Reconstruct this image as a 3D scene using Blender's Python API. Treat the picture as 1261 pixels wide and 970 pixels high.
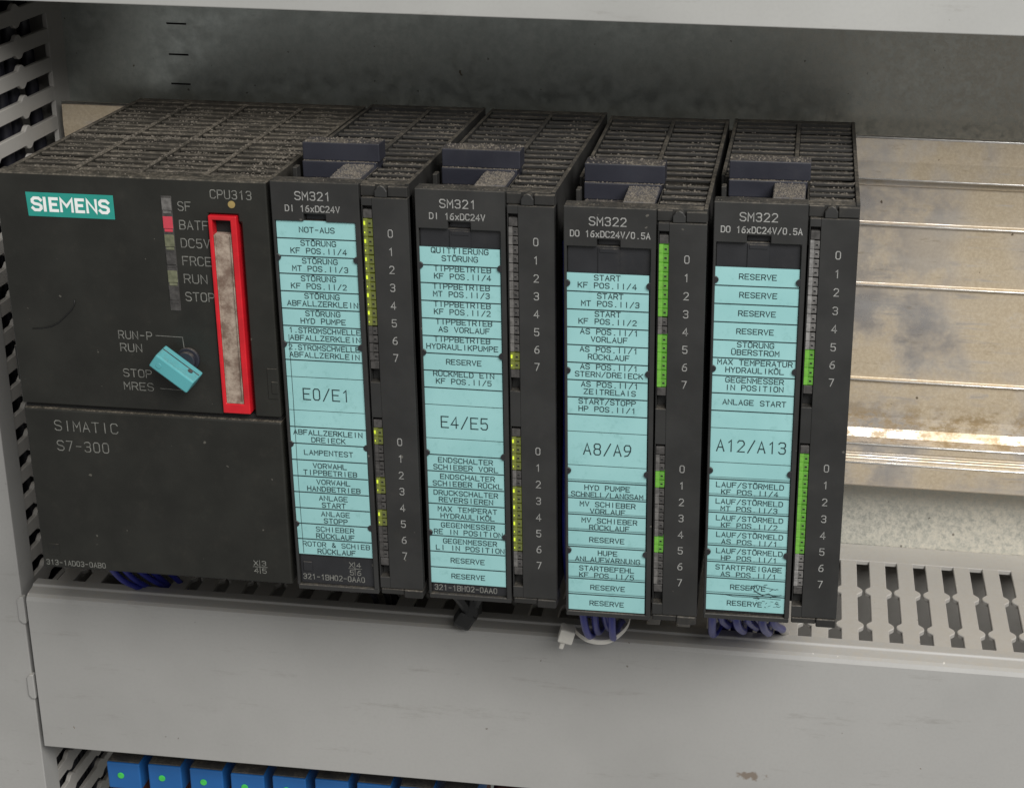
import bpy, bmesh, math, random
from mathutils import Matrix, Vector, Euler
random.seed(7)
S = bpy.context.scene
for o in list(bpy.data.objects): bpy.data.objects.remove(o)
C = S.collection
MM = 0.001

# ------------------------------------------------------------------ camera
cd = bpy.data.cameras.new('camera'); cam = bpy.data.objects.new('camera', cd); C.objects.link(cam)
cam.location = (0.146815, -0.436893, 0.248304)
cam.rotation_euler = (1.194599, -0.013565, 0.125675)
cd.sensor_width = 36; cd.lens = 36 * 2068.087 / 1261
cd.shift_x = (630.5 - 742.53) / 1261; cd.shift_y = (461.44 - 485) / 1261
cd.clip_start = 0.01; cd.clip_end = 20
S.camera = cam

# ------------------------------------------------------------------ world and lamps (indoor workshop light)
w = bpy.data.worlds.new('World'); S.world = w; w.use_nodes = True
bg = w.node_tree.nodes['Background']
bg.inputs[0].default_value = (0.95, 0.945, 0.92, 1); bg.inputs[1].default_value = 0.29
def area(name, loc, target, size, power, col):
    l = bpy.data.lights.new(name, 'AREA'); l.shape = 'RECTANGLE'; l.size, l.size_y = size; l.energy = power; l.color = col
    o = bpy.data.objects.new(name, l); C.objects.link(o); o.location = loc
    o.rotation_euler = (Vector(target) - Vector(loc)).to_track_quat('-Z', 'Y').to_euler()
    return o
area('ceiling_lamp', (0.62, -0.80, 0.90), (0.14, 0.05, 0.02), (0.8, 0.6), 22.0, (1.0, 0.985, 0.95))
S.view_settings.view_transform = 'Standard'; S.view_settings.look = 'None'
S.view_settings.exposure = 0.0; S.view_settings.gamma = 1.0; S.view_settings.use_curve_mapping = False

# ------------------------------------------------------------------ materials
class NT:
    def __init__(s, name):
        s.m = bpy.data.materials.new(name); s.m.use_nodes = True
        s.t = s.m.node_tree; s.b = s.t.nodes['Principled BSDF']
        g = s.t.nodes.new('ShaderNodeNewGeometry'); s.pos = g.outputs['Position']; s.nrm = g.outputs['Normal']
    def n(s, typ, **kw):
        nd = s.t.nodes.new(typ)
        for k, v in kw.items(): setattr(nd, k, v)
        return nd
    def lk(s, a, b): s.t.links.new(a, b)
    def put(s, sock, v):
        if isinstance(v, bpy.types.NodeSocket): s.lk(v, sock)
        else: sock.default_value = v
    def noise(s, scale, detail=3, rough=.55, vec=None, sc3=None):
        nd = s.n('ShaderNodeTexNoise'); nd.inputs['Scale'].default_value = scale; nd.inputs['Detail'].default_value = detail; nd.inputs['Roughness'].default_value = rough
        v = vec or s.pos
        if sc3:
            mp = s.n('ShaderNodeMapping'); mp.inputs['Scale'].default_value = sc3; s.lk(v, mp.inputs['Vector']); v = mp.outputs[0]
        s.lk(v, nd.inputs['Vector']); return nd.outputs['Fac']
    def ramp(s, f, a, b, lo=0.0, hi=1.0):
        r = s.n('ShaderNodeMapRange'); r.interpolation_type = 'SMOOTHSTEP'; s.lk(f, r.inputs[0])
        for i, v in zip((1, 2, 3, 4), (a, b, lo, hi)): r.inputs[i].default_value = v
        return r.outputs[0]
    def math(s, op, a, b):
        m = s.n('ShaderNodeMath', operation=op); s.put(m.inputs[0], a); s.put(m.inputs[1], b); return m.outputs[0]
    def mix(s, f, a, b):
        m = s.n('ShaderNodeMix', data_type='RGBA'); s.put(m.inputs[0], f)
        for sk, v in ((m.inputs[6], a), (m.inputs[7], b)): s.put(sk, v if isinstance(v, bpy.types.NodeSocket) else (*v, 1))
        return m.outputs[2]
    def specks(s, scale, thr, soft=.05):
        nz = s.n('ShaderNodeTexNoise'); nz.inputs['Scale'].default_value = scale * 4; nz.inputs['Detail'].default_value = 3; s.lk(s.pos, nz.inputs['Vector'])
        wv = s.n('ShaderNodeVectorMath', operation='MULTIPLY_ADD'); s.lk(nz.outputs['Color'], wv.inputs[0]); wv.inputs[1].default_value = (.35 / scale,) * 3; s.lk(s.pos, wv.inputs[2])
        v = s.n('ShaderNodeTexVoronoi'); v.inputs['Scale'].default_value = scale; s.lk(wv.outputs[0], v.inputs['Vector'])
        sel = s.n('ShaderNodeSeparateColor'); s.lk(v.outputs['Color'], sel.inputs[0])
        near = s.ramp(s.math('SUBTRACT', v.outputs['Distance'], s.math('MULTIPLY', s.math('MULTIPLY', sel.outputs[2], sel.outputs[2]), thr)), 0, soft, 1, 0)
        return s.math('MULTIPLY', near, s.ramp(sel.outputs[0], .80, .84)), s.math('MULTIPLY', near, s.ramp(sel.outputs[1], .86, .9))
    def up(s, a=.35, b=.8):
        x = s.n('ShaderNodeSeparateXYZ'); s.lk(s.nrm, x.inputs[0]); return s.ramp(x.outputs['Z'], a, b)
    def bump(s, h, strength, dist=.0002):
        b = s.n('ShaderNodeBump'); b.inputs['Strength'].default_value = strength; b.inputs['Distance'].default_value = dist
        s.lk(h, b.inputs['Height']); s.lk(b.outputs[0], s.b.inputs['Normal'])
    def done(s, col, rough, metal=0.0, spec=None):
        s.put(s.b.inputs['Base Color'], col if isinstance(col, bpy.types.NodeSocket) else (*col, 1))
        s.put(s.b.inputs['Roughness'], rough); s.put(s.b.inputs['Metallic'], metal)
        if spec is not None: s.b.inputs['Specular IOR Level'].default_value = spec
        return s.m
def sc(c, k): return tuple(min(1, x * k) for x in c)
DUST = (0.145, 0.126, 0.100)
def plastic(name, c, rough=.5, var=.18, dust=.25, updust=.9, light=1.0, bump=.12):
    t = NT(name)
    f = t.noise(60, 4); col = t.mix(t.ramp(f, .3, .7), sc(c, 1 - var), sc(c, 1 + var))
    d = t.math('MULTIPLY', t.ramp(t.noise(170, 6, .7), .5, .85), dust)
    col = t.mix(d, col, DUST)
    s1, s2 = t.specks(300, .11, .03)
    col = t.mix(t.math('MULTIPLY', s1, .26 * light), col, (.30, .28, .24))
    u = t.math('MULTIPLY', t.up(), t.ramp(t.noise(420, 5, .75), .36, .66, .25, 1)); u = t.math('MULTIPLY', t.math('MULTIPLY', u, t.ramp(t.noise(85, 4, .6), .36, .60, .35, 1)), updust)
    g = t.mix(t.ramp(t.noise(1500, 3, .7), .35, .7), sc(DUST, .6), sc(DUST, 1.55))
    col = t.mix(u, col, g)
    t.bump(t.noise(2600, 3), bump)
    return t.done(col, t.ramp(f, .2, .8, rough - .06, rough + .1), spec=.42)
def simple(name, c, rough=.5, metal=0.0, var=.12, bump=0.0, scale=200):
    t = NT(name); col = t.mix(t.ramp(t.noise(scale, 4), .3, .7), sc(c, 1 - var), sc(c, 1 + var))
    if bump: t.bump(t.noise(1800, 3), bump)
    return t.done(col, rough, metal)
M = {}
M['cpu'] = plastic('controller_plastic', (.0145, .0145, .0120), .50, .16, .06, .95)
M['cpu_top'] = plastic('controller_vent_plastic', (.026, .023, .018), .75, .2, .45, 1.0)
M['sm'] = plastic('module_plastic', (.0245, .0245, .0240), .46, .14, .05, .5)
M['sm_side'] = plastic('module_housing_plastic', (.018, .0175, .0165), .6, .2, .18, .85)
M['rib'] = plastic('vent_rib_plastic', (.022, .021, .020), .6, .2, .18, .7)
M['door_in'] = plastic('door_recess_plastic', (.019, .0195, .022), .42, .15, .08, .5)
M['latch'] = plastic('blue_grey_latch_plastic', (.020, .021, .030), .45, .12, .06, .9)
M['tab'] = plastic('dusty_tab_plastic', (.05, .05, .06), .6, .2, .4, 1.0)
M['black'] = simple('dark_inside', (.008, .008, .008), .8)
M['pr_white'] = simple('grey_white_print', (.27, .27, .26), .6, var=.2, scale=900)
M['pr_dim'] = simple('worn_grey_print', (.17, .17, .155), .6, var=.3, scale=900)
M['ink'] = simple('label_ink', (.012, .030, .034), .6, var=.3, scale=900)
M['logo'] = simple('teal_logo_plate', (.02, .27, .225), .4, var=.05)
M['logo_w'] = simple('white_logo_print', (.78, .80, .79), .45, var=.04)
M['red'] = simple('red_frame_plastic', (.52, .010, .018), .38, var=.12)
M['key'] = plastic('turquoise_key_plastic', (.095, .36, .39), .42, .06, .06, .35)
M['led_grey'] = simple('grey_led_lens', (.12, .115, .11), .35, var=.3, scale=700)
M['led_dark'] = simple('dark_led_lens', (.055, .052, .05), .35, var=.3, scale=700)
M['led_pale'] = simple('pale_led_lens', (.21, .205, .20), .35, var=.3, scale=700)
def lit(name, base, emi, k):
    t = NT(name); f = t.ramp(t.noise(900, 2), .3, .75)
    t.put(t.b.inputs['Emission Color'], t.mix(f, emi, sc(emi, .45))); t.b.inputs['Emission Strength'].default_value = k
    return t.done(base, .3)
M['led_yel'] = lit('lit_yellow_green_led', (.12, .135, .035), (.34, .40, .03), .17)
M['led_spot'] = lit('bright_led_chip', (.5, .6, .05), (.75, .95, .03), .55)
M['led_grn'] = lit('lit_green_led', (.11, .24, .04), (.16, .62, .05), .30)
M['led_yel_dim'] = lit('dim_yellow_green_led', (.09, .10, .035), (.30, .36, .03), .09)
M['led_grn_dim'] = lit('dim_green_led', (.07, .15, .03), (.13, .54, .04), .30)
M['led_red'] = lit('lit_red_led', (.42, .045, .065), (.75, .06, .10), .12)
M['led_olive'] = simple('olive_led_lens', (.13, .135, .085), .35, var=.25, scale=700)
M['relay_led'] = lit('relay_green_led', (.05, .40, .08), (.05, .5, .05), .35)
M['tie_w'] = simple('white_nylon', (.62, .60, .55), .4, var=.08)
M['tie_b'] = simple('black_tape', (.012, .012, .012), .4, var=.3, bump=.6)
M['wire_b'] = simple('blue_wire_sheath', (.020, .026, .22), .38, var=.15)
M['wire_k'] = simple('dark_wire_sheath', (.02, .02, .028), .4, var=.2)
M['hair'] = simple('black_hair', (.006, .006, .006), .5)
M['relay'] = plastic('blue_relay_plastic', (.018, .12, .36), .38, .06, .03, 0.0)
M['relay_top'] = plastic('dusty_dark_relay_top', (.035, .037, .042), .6, .2, .3, .75)
M['socket'] = simple('rusty_red_socket', (.12, .035, .025), .6, var=.5, scale=400)
def mk_paper():
    t = NT('turquoise_label_paper')
    col = t.mix(t.ramp(t.noise(45, 4), .3, .7), (.255, .495, .50), (.297, .548, .552))
    col = t.mix(t.math('MULTIPLY', t.ramp(t.noise(300, 6, .75), .52, .78), .45), col, (.13, .30, .29))
    return t.done(col, .5)
M['paper'] = mk_paper()
def mk_pvc(name, c, stain=None):
    t = NT(name)
    col = t.mix(t.ramp(t.noise(14, 5), .3, .7), sc(c, .93), sc(c, 1.06))
    col = t.mix(t.math('MULTIPLY', t.ramp(t.noise(900, 3), .4, .7), .12), col, sc(c, .8))
    s1, s2 = t.specks(210, .09, .03)
    col = t.mix(t.math('MULTIPLY', s1, .75), col, (.13, .11, .09))
    col = t.mix(t.math('MULTIPLY', s2, .8), col, (.75, .73, .68))
    v1, v2 = t.specks(75, .05, .015)
    col = t.mix(v1, col, (.16, .12, .08))
    sf = t.ramp(t.noise(90, 6, .8, sc3=(.35, 1, 2.2)), .57, .74)
    col = t.mix(t.math('MULTIPLY', sf, .36), col, (.20, .185, .165))
    m = t.math('MULTIPLY', t.up(.6, .9), t.ramp(t.noise(500, 5, .7), .4, .75, .15, .75))
    col = t.mix(m, col, (.39, .36, .315))
    if stain:
        d = t.n('ShaderNodeVectorMath', operation='DISTANCE')
        mp = t.n('ShaderNodeVectorMath', operation='MULTIPLY'); t.lk(t.pos, mp.inputs[0]); mp.inputs[1].default_value = (.6, 1, 1.7)
        t.lk(mp.outputs[0], d.inputs[0]); d.inputs[1].default_value = (stain[0] * .6, stain[1], stain[2] * 1.7)
        f = t.math('ADD', d.outputs['Value'], t.math('MULTIPLY', t.math('SUBTRACT', t.noise(420, 4), .5), .009))
        col = t.mix(t.ramp(f, .0010, .0030, .7, 0), col, (.15, .10, .06))
    t.bump(t.noise(700, 3), .05)
    return t.done(col, t.ramp(t.noise(30, 3), .3, .7, .42, .55))
M['pvc'] = mk_pvc('grey_pvc', (.362, .357, .345), (.1411, .040, -.0825))
M['pvc_top'] = mk_pvc('grey_pvc_upper', (.365, .365, .353))
M['pvc_f'] = mk_pvc('grey_pvc_fingers', (.40, .385, .362))
def mk_plate():
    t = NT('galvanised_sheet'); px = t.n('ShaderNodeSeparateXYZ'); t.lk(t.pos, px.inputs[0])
    col = t.mix(t.ramp(t.noise(420, 5, .7), .3, .75), (.40, .43, .41), (.48, .505, .48))
    col = t.mix(t.math('MULTIPLY', t.ramp(t.noise(22, 4, .6, sc3=(2.2, 1, .25)), .42, .82), .16), col, (.62, .66, .65))
    film = t.math('MULTIPLY', t.ramp(t.math('ADD', px.outputs['X'], t.math('MULTIPLY', t.noise(14, 5, .6), .16)), .13, .30), t.ramp(t.noise(600, 6, .75), .30, .66, .35, 1))  # brown film thickens rightward, painting in the plate's brighter lit right side
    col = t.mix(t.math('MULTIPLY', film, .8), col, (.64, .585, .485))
    g = t.ramp(t.noise(1000, 6, .85), .53, .66)
    col = t.mix(t.math('MULTIPLY', g, .24), col, (.14, .125, .095))
    s1, s2 = t.specks(330, .13, .04)
    col = t.mix(t.math('MULTIPLY', s1, .7), col, (.08, .065, .05))
    v1, v2 = t.specks(95, .07, .02)
    col = t.mix(t.math('MULTIPLY', v1, .8), col, (.12, .09, .05))
    t.bump(t.noise(1300, 4), .10)
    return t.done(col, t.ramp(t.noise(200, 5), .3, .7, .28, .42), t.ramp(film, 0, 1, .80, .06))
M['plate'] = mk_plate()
def mk_rail():
    t = NT('dirty_aluminium')
    col = t.mix(t.ramp(t.noise(60, 4, sc3=(.5, 1, 2)), .35, .7), (.58, .545, .53), (.72, .69, .67))
    film = t.ramp(t.noise(30, 6, .66), .30, .60)
    scr = t.math('MAXIMUM', t.ramp(t.noise(70, 5, .7, sc3=(.4, 1, 5)), .30, .5, .45, 1), t.ramp(t.noise(55, 5, .65), .40, .52))
    film = t.math('MULTIPLY', t.math('MAXIMUM', film, t.ramp(t.noise(16, 2), .36, .60)), scr)
    fc = t.mix(t.ramp(t.noise(1100, 5, .75), .35, .68), (.53, .42, .27), (.66, .55, .385))
    col = t.mix(t.math('MULTIPLY', film, .85), col, fc)
    x = t.n('ShaderNodeSeparateXYZ'); t.lk(t.pos, x.inputs[0])
    rust = t.math('MULTIPLY', t.ramp(t.noise(200, 6, .8, sc3=(.6, 1, 1)), .43, .60), t.math('MULTIPLY', t.ramp(x.outputs['Z'], .030, .020), t.ramp(x.outputs['Z'], .0128, .0135)))
    film = t.math('MAXIMUM', film, t.math('MULTIPLY', rust, 1.25))
    col = t.mix(t.math('MULTIPLY', rust, .75), col, (.30, .20, .085))
    s1, s2 = t.specks(230, .15, .05)
    col = t.mix(t.math('MULTIPLY', s1, .85), col, (.09, .065, .035))
    v1, v2 = t.specks(85, .09, .03)
    col = t.mix(t.math('MULTIPLY', v1, .85), col, (.10, .07, .035))
    sw = t.ramp(t.noise(420, 5, .7, sc3=(.35, 1, 1.6)), .58, .72)
    col = t.mix(t.math('MULTIPLY', sw, .35), col, (.30, .23, .14))
    t.bump(t.noise(1500, 4), .07)
    return t.done(col, t.ramp(film, 0, 1, .26, .46), t.ramp(film, 0, 1, .85, .38))
M['rail'] = mk_rail()
M['ridge'] = simple('worn_bright_aluminium', (.80, .78, .75), .30, .95, var=.12, scale=300)
def mk_carddirt():
    t = NT('dusty_card_face')
    col = t.mix(t.ramp(t.noise(230, 6, .7), .35, .68), (.15, .10, .075), (.38, .31, .25))
    t.bump(t.noise(1500, 4), .4); return t.done(col, .7)
M['card'] = mk_carddirt()
M['dot'] = simple('ochre_dot', (.30, .22, .08), .5)
def mk_dust():
    t = NT('dust_crumbs'); oi = t.n('ShaderNodeTexWhiteNoise')
    col = t.mix(t.noise(700, 2), (.07, .059, .047), (.19, .168, .14)); return t.done(col, .9)
M['dust'] = mk_dust()

# ------------------------------------------------------------------ mesh helpers (all in mm)
class MB:
    def __init__(s): s.v = []; s.f = []; s.mi = []
    def poly(s, pts, mi=0):
        i = len(s.v); s.v += [tuple(p) for p in pts]; s.f.append(tuple(range(i, i + len(pts)))); s.mi.append(mi)
    def box(s, x0, x1, y0, y1, z0, z1, mi=0):
        i = len(s.v)
        s.v += [(x, y, z) for x in (x0, x1) for y in (y0, y1) for z in (z0, z1)]
        for q in ((0, 1, 3, 2), (4, 6, 7, 5), (0, 4, 5, 1), (2, 3, 7, 6), (0, 2, 6, 4), (1, 5, 7, 3)):
            s.f.append(tuple(i + k for k in q)); s.mi.append(mi)
        return s
    def prism(s, prof, a0, a1, axis='x', mi=0):
        """closed profile (list of 2-tuples) swept along an axis; x:(y,z) y:(x,z) z:(x,y)"""
        def P(a, q): return (a, q[0], q[1]) if axis == 'x' else (q[0], a, q[1]) if axis == 'y' else (q[0], q[1], a)
        n = len(prof); i = len(s.v)
        s.v += [P(a0, q) for q in prof] + [P(a1, q) for q in prof]
        for k in range(n):
            s.f.append((i + k, i + (k + 1) % n, i + n + (k + 1) % n, i + n + k)); s.mi.append(mi)
        s.f.append(tuple(i + k for k in range(n))[::-1]); s.f.append(tuple(i + n + k for k in range(n))); s.mi += [mi, mi]
        return s
    def tube(s, pts, r, n=8, mi=0):
        pts = [Vector(p) for p in pts]; rings = []
        for k, p in enumerate(pts):
            d = (pts[min(k + 1, len(pts) - 1)] - pts[max(k - 1, 0)]).normalized()
            a = d.orthogonal().normalized()
            if rings:
                a = (prev - d * prev.dot(d)).normalized()
            prev = a; b = d.cross(a); rr = r[k] if isinstance(r, (list, tuple)) else r
            i = len(s.v); rings.append(i)
            s.v += [tuple(p + (a * math.cos(t) + b * math.sin(t)) * rr) for t in [2 * math.pi * j / n for j in range(n)]]
        for a, b in zip(rings, rings[1:]):
            for j in range(n): s.f.append((a + j, a + (j + 1) % n, b + (j + 1) % n, b + j)); s.mi.append(mi)
        s.f.append(tuple(rings[0] + j for j in range(n))[::-1]); s.f.append(tuple(rings[-1] + j for j in range(n))); s.mi += [mi, mi]
        return s
    def ring(s, o, i, y0, y1, mi=0):
        ox0, ox1, oz0, oz1 = o; ix0, ix1, iz0, iz1 = i; b = len(s.v)
        for y in (y0, y1):
            s.v += [(ox0, y, oz0), (ox1, y, oz0), (ox1, y, oz1), (ox0, y, oz1), (ix0, y, iz0), (ix1, y, iz0), (ix1, y, iz1), (ix0, y, iz1)]
        for k in range(4):
            n = (k + 1) % 4
            for q in ((k, n, 4 + n, 4 + k), (8 + k, 12 + k, 12 + n, 8 + n), (k, 8 + k, 8 + n, n), (4 + k, 4 + n, 12 + n, 12 + k)): s.f.append(tuple(b + z for z in q)); s.mi.append(mi)
        return s
    def cyl(s, c, r, y0, y1, n=24, mi=0):
        return s.prism([(c[0] + r * math.cos(2 * math.pi * k / n), c[1] + r * math.sin(2 * math.pi * k / n)) for k in range(n)], y0, y1, 'y', mi)
    def mesh(s, name, mats, bevel=0.0, seg=1, smooth=False):
        me = bpy.data.meshes.new(name)
        me.from_pydata([(x * MM, y * MM, z * MM) for x, y, z in s.v], [], s.f)
        for m in (mats if isinstance(mats, (list, tuple)) else [mats]): me.materials.append(M[m])
        for p, k in zip(me.polygons, s.mi): p.material_index = k
        bm = bmesh.new(); bm.from_mesh(me)
        bmesh.ops.recalc_face_normals(bm, faces=bm.faces)
        if bevel:
            ed = [e for e in bm.edges if len(e.link_faces) == 2 and e.calc_face_angle(0) > .6]
            bmesh.ops.bevel(bm, geom=ed, offset=bevel * MM, segments=seg, profile=.5, affect='EDGES', clamp_overlap=True)
        bm.to_mesh(me); bm.free()
        if smooth:
            for p in me.polygons: p.use_smooth = True
        me.update(); return me
def obj(name, me, parent=None, loc=None):
    o = bpy.data.objects.new(name, me); C.objects.link(o)
    if parent: o.parent = parent
    if loc: o.location = Vector(loc) * MM
    return o
def empty(name, loc, rot=(0, 0, 0)):
    o = bpy.data.objects.new(name, None); C.objects.link(o); o.location = Vector(loc) * MM; o.rotation_euler = rot; o.empty_display_size = .01
    return o
def tag(o, label, cat, group=None):
    o['label'] = label; o['category'] = cat
    if group: o['group'] = group
    return o

# ------------------------------------------------------------------ single-stroke lettering
G = {
'A': [[(0,0),(2,6),(4,0)],[(.7,2),(3.3,2)]], 'B': [[(0,0),(0,6),(3,6),(4,5.2),(4,3.9),(3,3.1),(0,3.1)],[(3,3.1),(4,2.3),(4,.8),(3,0),(0,0)]],
'C': [[(4,5),(3.2,6),(.9,6),(0,5),(0,1),(.9,0),(3.2,0),(4,1)]], 'D': [[(0,0),(0,6),(2.7,6),(4,4.6),(4,1.4),(2.7,0),(0,0)]],
'E': [[(4,6),(0,6),(0,0),(4,0)],[(0,3.1),(3.2,3.1)]], 'F': [[(4,6),(0,6),(0,0)],[(0,3.1),(3.2,3.1)]],
'G': [[(4,5),(3.2,6),(.9,6),(0,5),(0,1),(.9,0),(3.2,0),(4,1),(4,2.8),(2.3,2.8)]], 'H': [[(0,0),(0,6)],[(4,0),(4,6)],[(0,3.1),(4,3.1)]],
'I': [[(2,0),(2,6)]], 'J': [[(4,6),(4,1),(3.1,0),(.9,0),(0,1)]], 'K': [[(0,0),(0,6)],[(4,6),(0,2.4)],[(1.3,3.6),(4,0)]],
'L': [[(0,6),(0,0),(4,0)]], 'M': [[(0,0),(0,6),(2,2.4),(4,6),(4,0)]], 'N': [[(0,0),(0,6),(4,0),(4,6)]],
'O': [[(1,0),(0,1),(0,5),(1,6),(3,6),(4,5),(4,1),(3,0),(1,0)]], 'P': [[(0,0),(0,6),(3,6),(4,5.1),(4,3.7),(3,2.8),(0,2.8)]],
'Q': [[(1,0),(0,1),(0,5),(1,6),(3,6),(4,5),(4,1),(3,0),(1,0)],[(2.4,1.6),(4.1,-.3)]],
'R': [[(0,0),(0,6),(3,6),(4,5.1),(4,3.7),(3,2.8),(0,2.8)],[(2.4,2.8),(4,0)]],
'S': [[(4,5.1),(3.1,6),(.9,6),(0,5.1),(0,4),(.9,3.2),(3.1,2.8),(4,2),(4,.9),(3.1,0),(.9,0),(0,.9)]],
'T': [[(0,6),(4,6)],[(2,6),(2,0)]], 'U': [[(0,6),(0,1),(.9,0),(3.1,0),(4,1),(4,6)]], 'V': [[(0,6),(2,0),(4,6)]],
'W': [[(0,6),(.9,0),(2,4),(3.1,0),(4,6)]], 'X': [[(0,0),(4,6)],[(0,6),(4,0)]], 'Y': [[(0,6),(2,3),(4,6)],[(2,3),(2,0)]],
'Z': [[(0,6),(4,6),(0,0),(4,0)]], 'x': [[(.4,0),(3.6,4)],[(.4,4),(3.6,0)]],
'0': [[(1,0),(.2,1),(.2,5),(1,6),(3,6),(3.8,5),(3.8,1),(3,0),(1,0)]], '1': [[(1,4.8),(2.3,6),(2.3,0)]],
'2': [[(.2,5),(1,6),(3,6),(3.8,5),(3.8,3.8),(.2,0),(3.9,0)]], '3': [[(.2,5.2),(1,6),(3,6),(3.8,5.2),(3.8,3.9),(3,3.1),(1.5,3.1)],[(3,3.1),(3.8,2.3),(3.8,.8),(3,0),(1,0),(.2,.8)]],
'4': [[(2.9,0),(2.9,6),(0,1.7),(4,1.7)]], '5': [[(3.7,6),(.4,6),(.2,3.2),(2.8,3.6),(3.8,2.7),(3.8,.9),(3,0),(1,0),(.2,.8)]],
'6': [[(3.5,6),(1.8,5.6),(.4,3.4),(.2,1.2),(1,0),(3,0),(3.8,1),(3.8,2.5),(3,3.4),(.6,3.1)]], '7': [[(.2,6),(3.8,6),(1.4,0)]],
'8': [[(1,3.2),(.3,4),(.3,5.2),(1,6),(3,6),(3.7,5.2),(3.7,4),(3,3.2),(1,3.2),(.2,2.3),(.2,.9),(1,0),(3,0),(3.8,.9),(3.8,2.3),(3,3.2)]],
'9': [[(.5,0),(2.2,.4),(3.6,2.6),(3.8,4.8),(3,6),(1,6),(.2,5),(.2,3.5),(1,2.6),(3.4,2.9)]],
'/': [[(.2,-.3),(3.8,6.3)]], '-': [[(.6,3),(3.4,3)]], '.': [[(1.8,0),(2.3,0)]], '+': [[(2,.8),(2,5.2)],[(0,3),(4,3)]],
'&': [[(4,0),(.8,4.4),(1,5.6),(1.8,6),(2.6,5.4),(2.4,4.4),(.2,1.9),(.2,.8),(1.1,0),(2.4,.1),(3.8,2.4)]], ' ': [],
}
for a, b in (('Ö', 'O'), ('Ü', 'U')): G[a] = G[b] + [[(.9,7.2),(1.4,7.2)],[(2.6,7.2),(3.1,7.2)]]
def ribbon(mb, pts, wd, y, mi=0):
    n = len(pts); closed = n > 2 and pts[0] == pts[-1]; L = []; R = []
    for k in range(n):
        if closed: a, b = pts[(k - 1) % (n - 1)], pts[(k + 1) % (n - 1)] if k < n - 1 else pts[1]
        else: a, b = pts[max(k - 1, 0)], pts[min(k + 1, n - 1)]
        p = pts[k]
        def un(u, v):
            d = math.hypot(v[0] - u[0], v[1] - u[1]) or 1e-9; return ((v[0] - u[0]) / d, (v[1] - u[1]) / d)
        d1 = un(a, p) if a != p else un(p, b); d2 = un(p, b) if b != p else d1
        tx, tz = d1[0] + d2[0], d1[1] + d2[1]; l = math.hypot(tx, tz) or 1e-9; tx, tz = tx / l, tz / l
        m = min(1 / max(.35, (tx * d1[0] + tz * d1[1])), 2.0) * wd / 2
        ex, ez = p
        if not closed and k == 0: ex -= d2[0] * wd / 2; ez -= d2[1] * wd / 2
        if not closed and k == n - 1: ex += d1[0] * wd / 2; ez += d1[1] * wd / 2
        L.append((ex - tz * m, y, ez + tx * m)); R.append((ex + tz * m, y, ez - tx * m))
    i = len(mb.v); mb.v += L + R
    for k in range(n - 1): mb.f.append((i + k, i + n + k, i + n + k + 1, i + k + 1)); mb.mi.append(mi)
def text(mb, s, x0, x1, z, h, wd, y, fill=.70, jit=0.0, mi=0):
    """letters of s spread between x0 and x1, baseline z, cap height h"""
    n = len(s); adv = (x1 - x0) / (n - 1 + fill) if n > 1 else (x1 - x0); cw = adv * fill if n > 1 else (x1 - x0)
    for k, ch in enumerate(s):
        ox = x0 + adv * k + random.uniform(-jit, jit); oz = z + random.uniform(-jit, jit)
        for q, st in enumerate(G.get(ch, [])):
            ribbon(mb, [(ox + a / 4 * cw, oz + b / 6 * h) for a, b in st], wd, y - .006 * (q + 1), mi)
def ctext(mb, s, xc, adv, z, h, wd, y, **kw):
    wdt = adv * (len(s) - 1 + .70); text(mb, s, xc - wdt / 2, xc + wdt / 2, z, h, wd, y, **kw)
def lettering(parent, mb, mat, name='lettering', loc=None):
    return obj(name, mb.mesh(name, mat), parent, loc)

# ================================================================== SETTING
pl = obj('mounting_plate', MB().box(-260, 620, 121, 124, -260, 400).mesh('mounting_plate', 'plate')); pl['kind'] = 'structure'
for z in (146.5, 135.9, 125.7):
    obj('slot', MB().box(-73.5, -66.5, 120.9, 121.5, z - .3, z + .3).mesh('slot', 'black'), pl)

# ---- mounting rail
prof = [(120.95, 100), (109.2, 104), (108.6, 120.6), (108.2, 121), (106.6, 121), (106, 120.5), (105.6, 113), (106, 107.2), (107.3, 106.4), (109.2, 105.6), (110.2, 103.5), (110.4, 91.2), (109.5, 90.7), (109.5, 90.1), (110.4, 89.8),
        (110.4, 69.8), (109.5, 69.4), (109.5, 68.8), (110.4, 68.5), (110.4, 35.5), (109.5, 35.1), (109.5, 34.5), (110.4, 34.2), (110.3, 21), (109.6, 17.0), (107.6, 14.4), (105.4, 13.5), (104.6, 12.9), (104.4, 10.2),
        (104.9, 9.7), (104.5, 9.3), (104.9, 8.8), (104.5, 8.3), (104.9, 7.8), (104.5, 7.3), (104.9, 6.8), (104.2, 6.3), (104.0, 5.6), (104.2, -2.6), (104.8, -3.2), (120.95, -3.2)]
rl = obj('mounting_rail', MB().prism(prof, -107.5, 560, 'x').mesh('mounting_rail', 'rail', .12))
for (y, z, r_) in ((109.7, 90.4, .48), (109.7, 69.1, .45), (109.7, 34.8, .45), (106.5, 120.7, .7), (106.3, 106.9, .5), (104.7, 12.9, .6), (104.3, 5.9, .5)):
    n_ = 10; pf = [(y + r_ * math.cos(2 * math.pi * k / n_), z + r_ * .8 * math.sin(2 * math.pi * k / n_)) for k in range(n_)]
    obj('ridge', MB().prism(pf, -107.4, 559.9, 'x').mesh('ridge', 'ridge', smooth=True), rl)
tag(rl, 'long grooved aluminium mounting rail with brown dirt film behind the modules', 'mounting rail')

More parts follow.
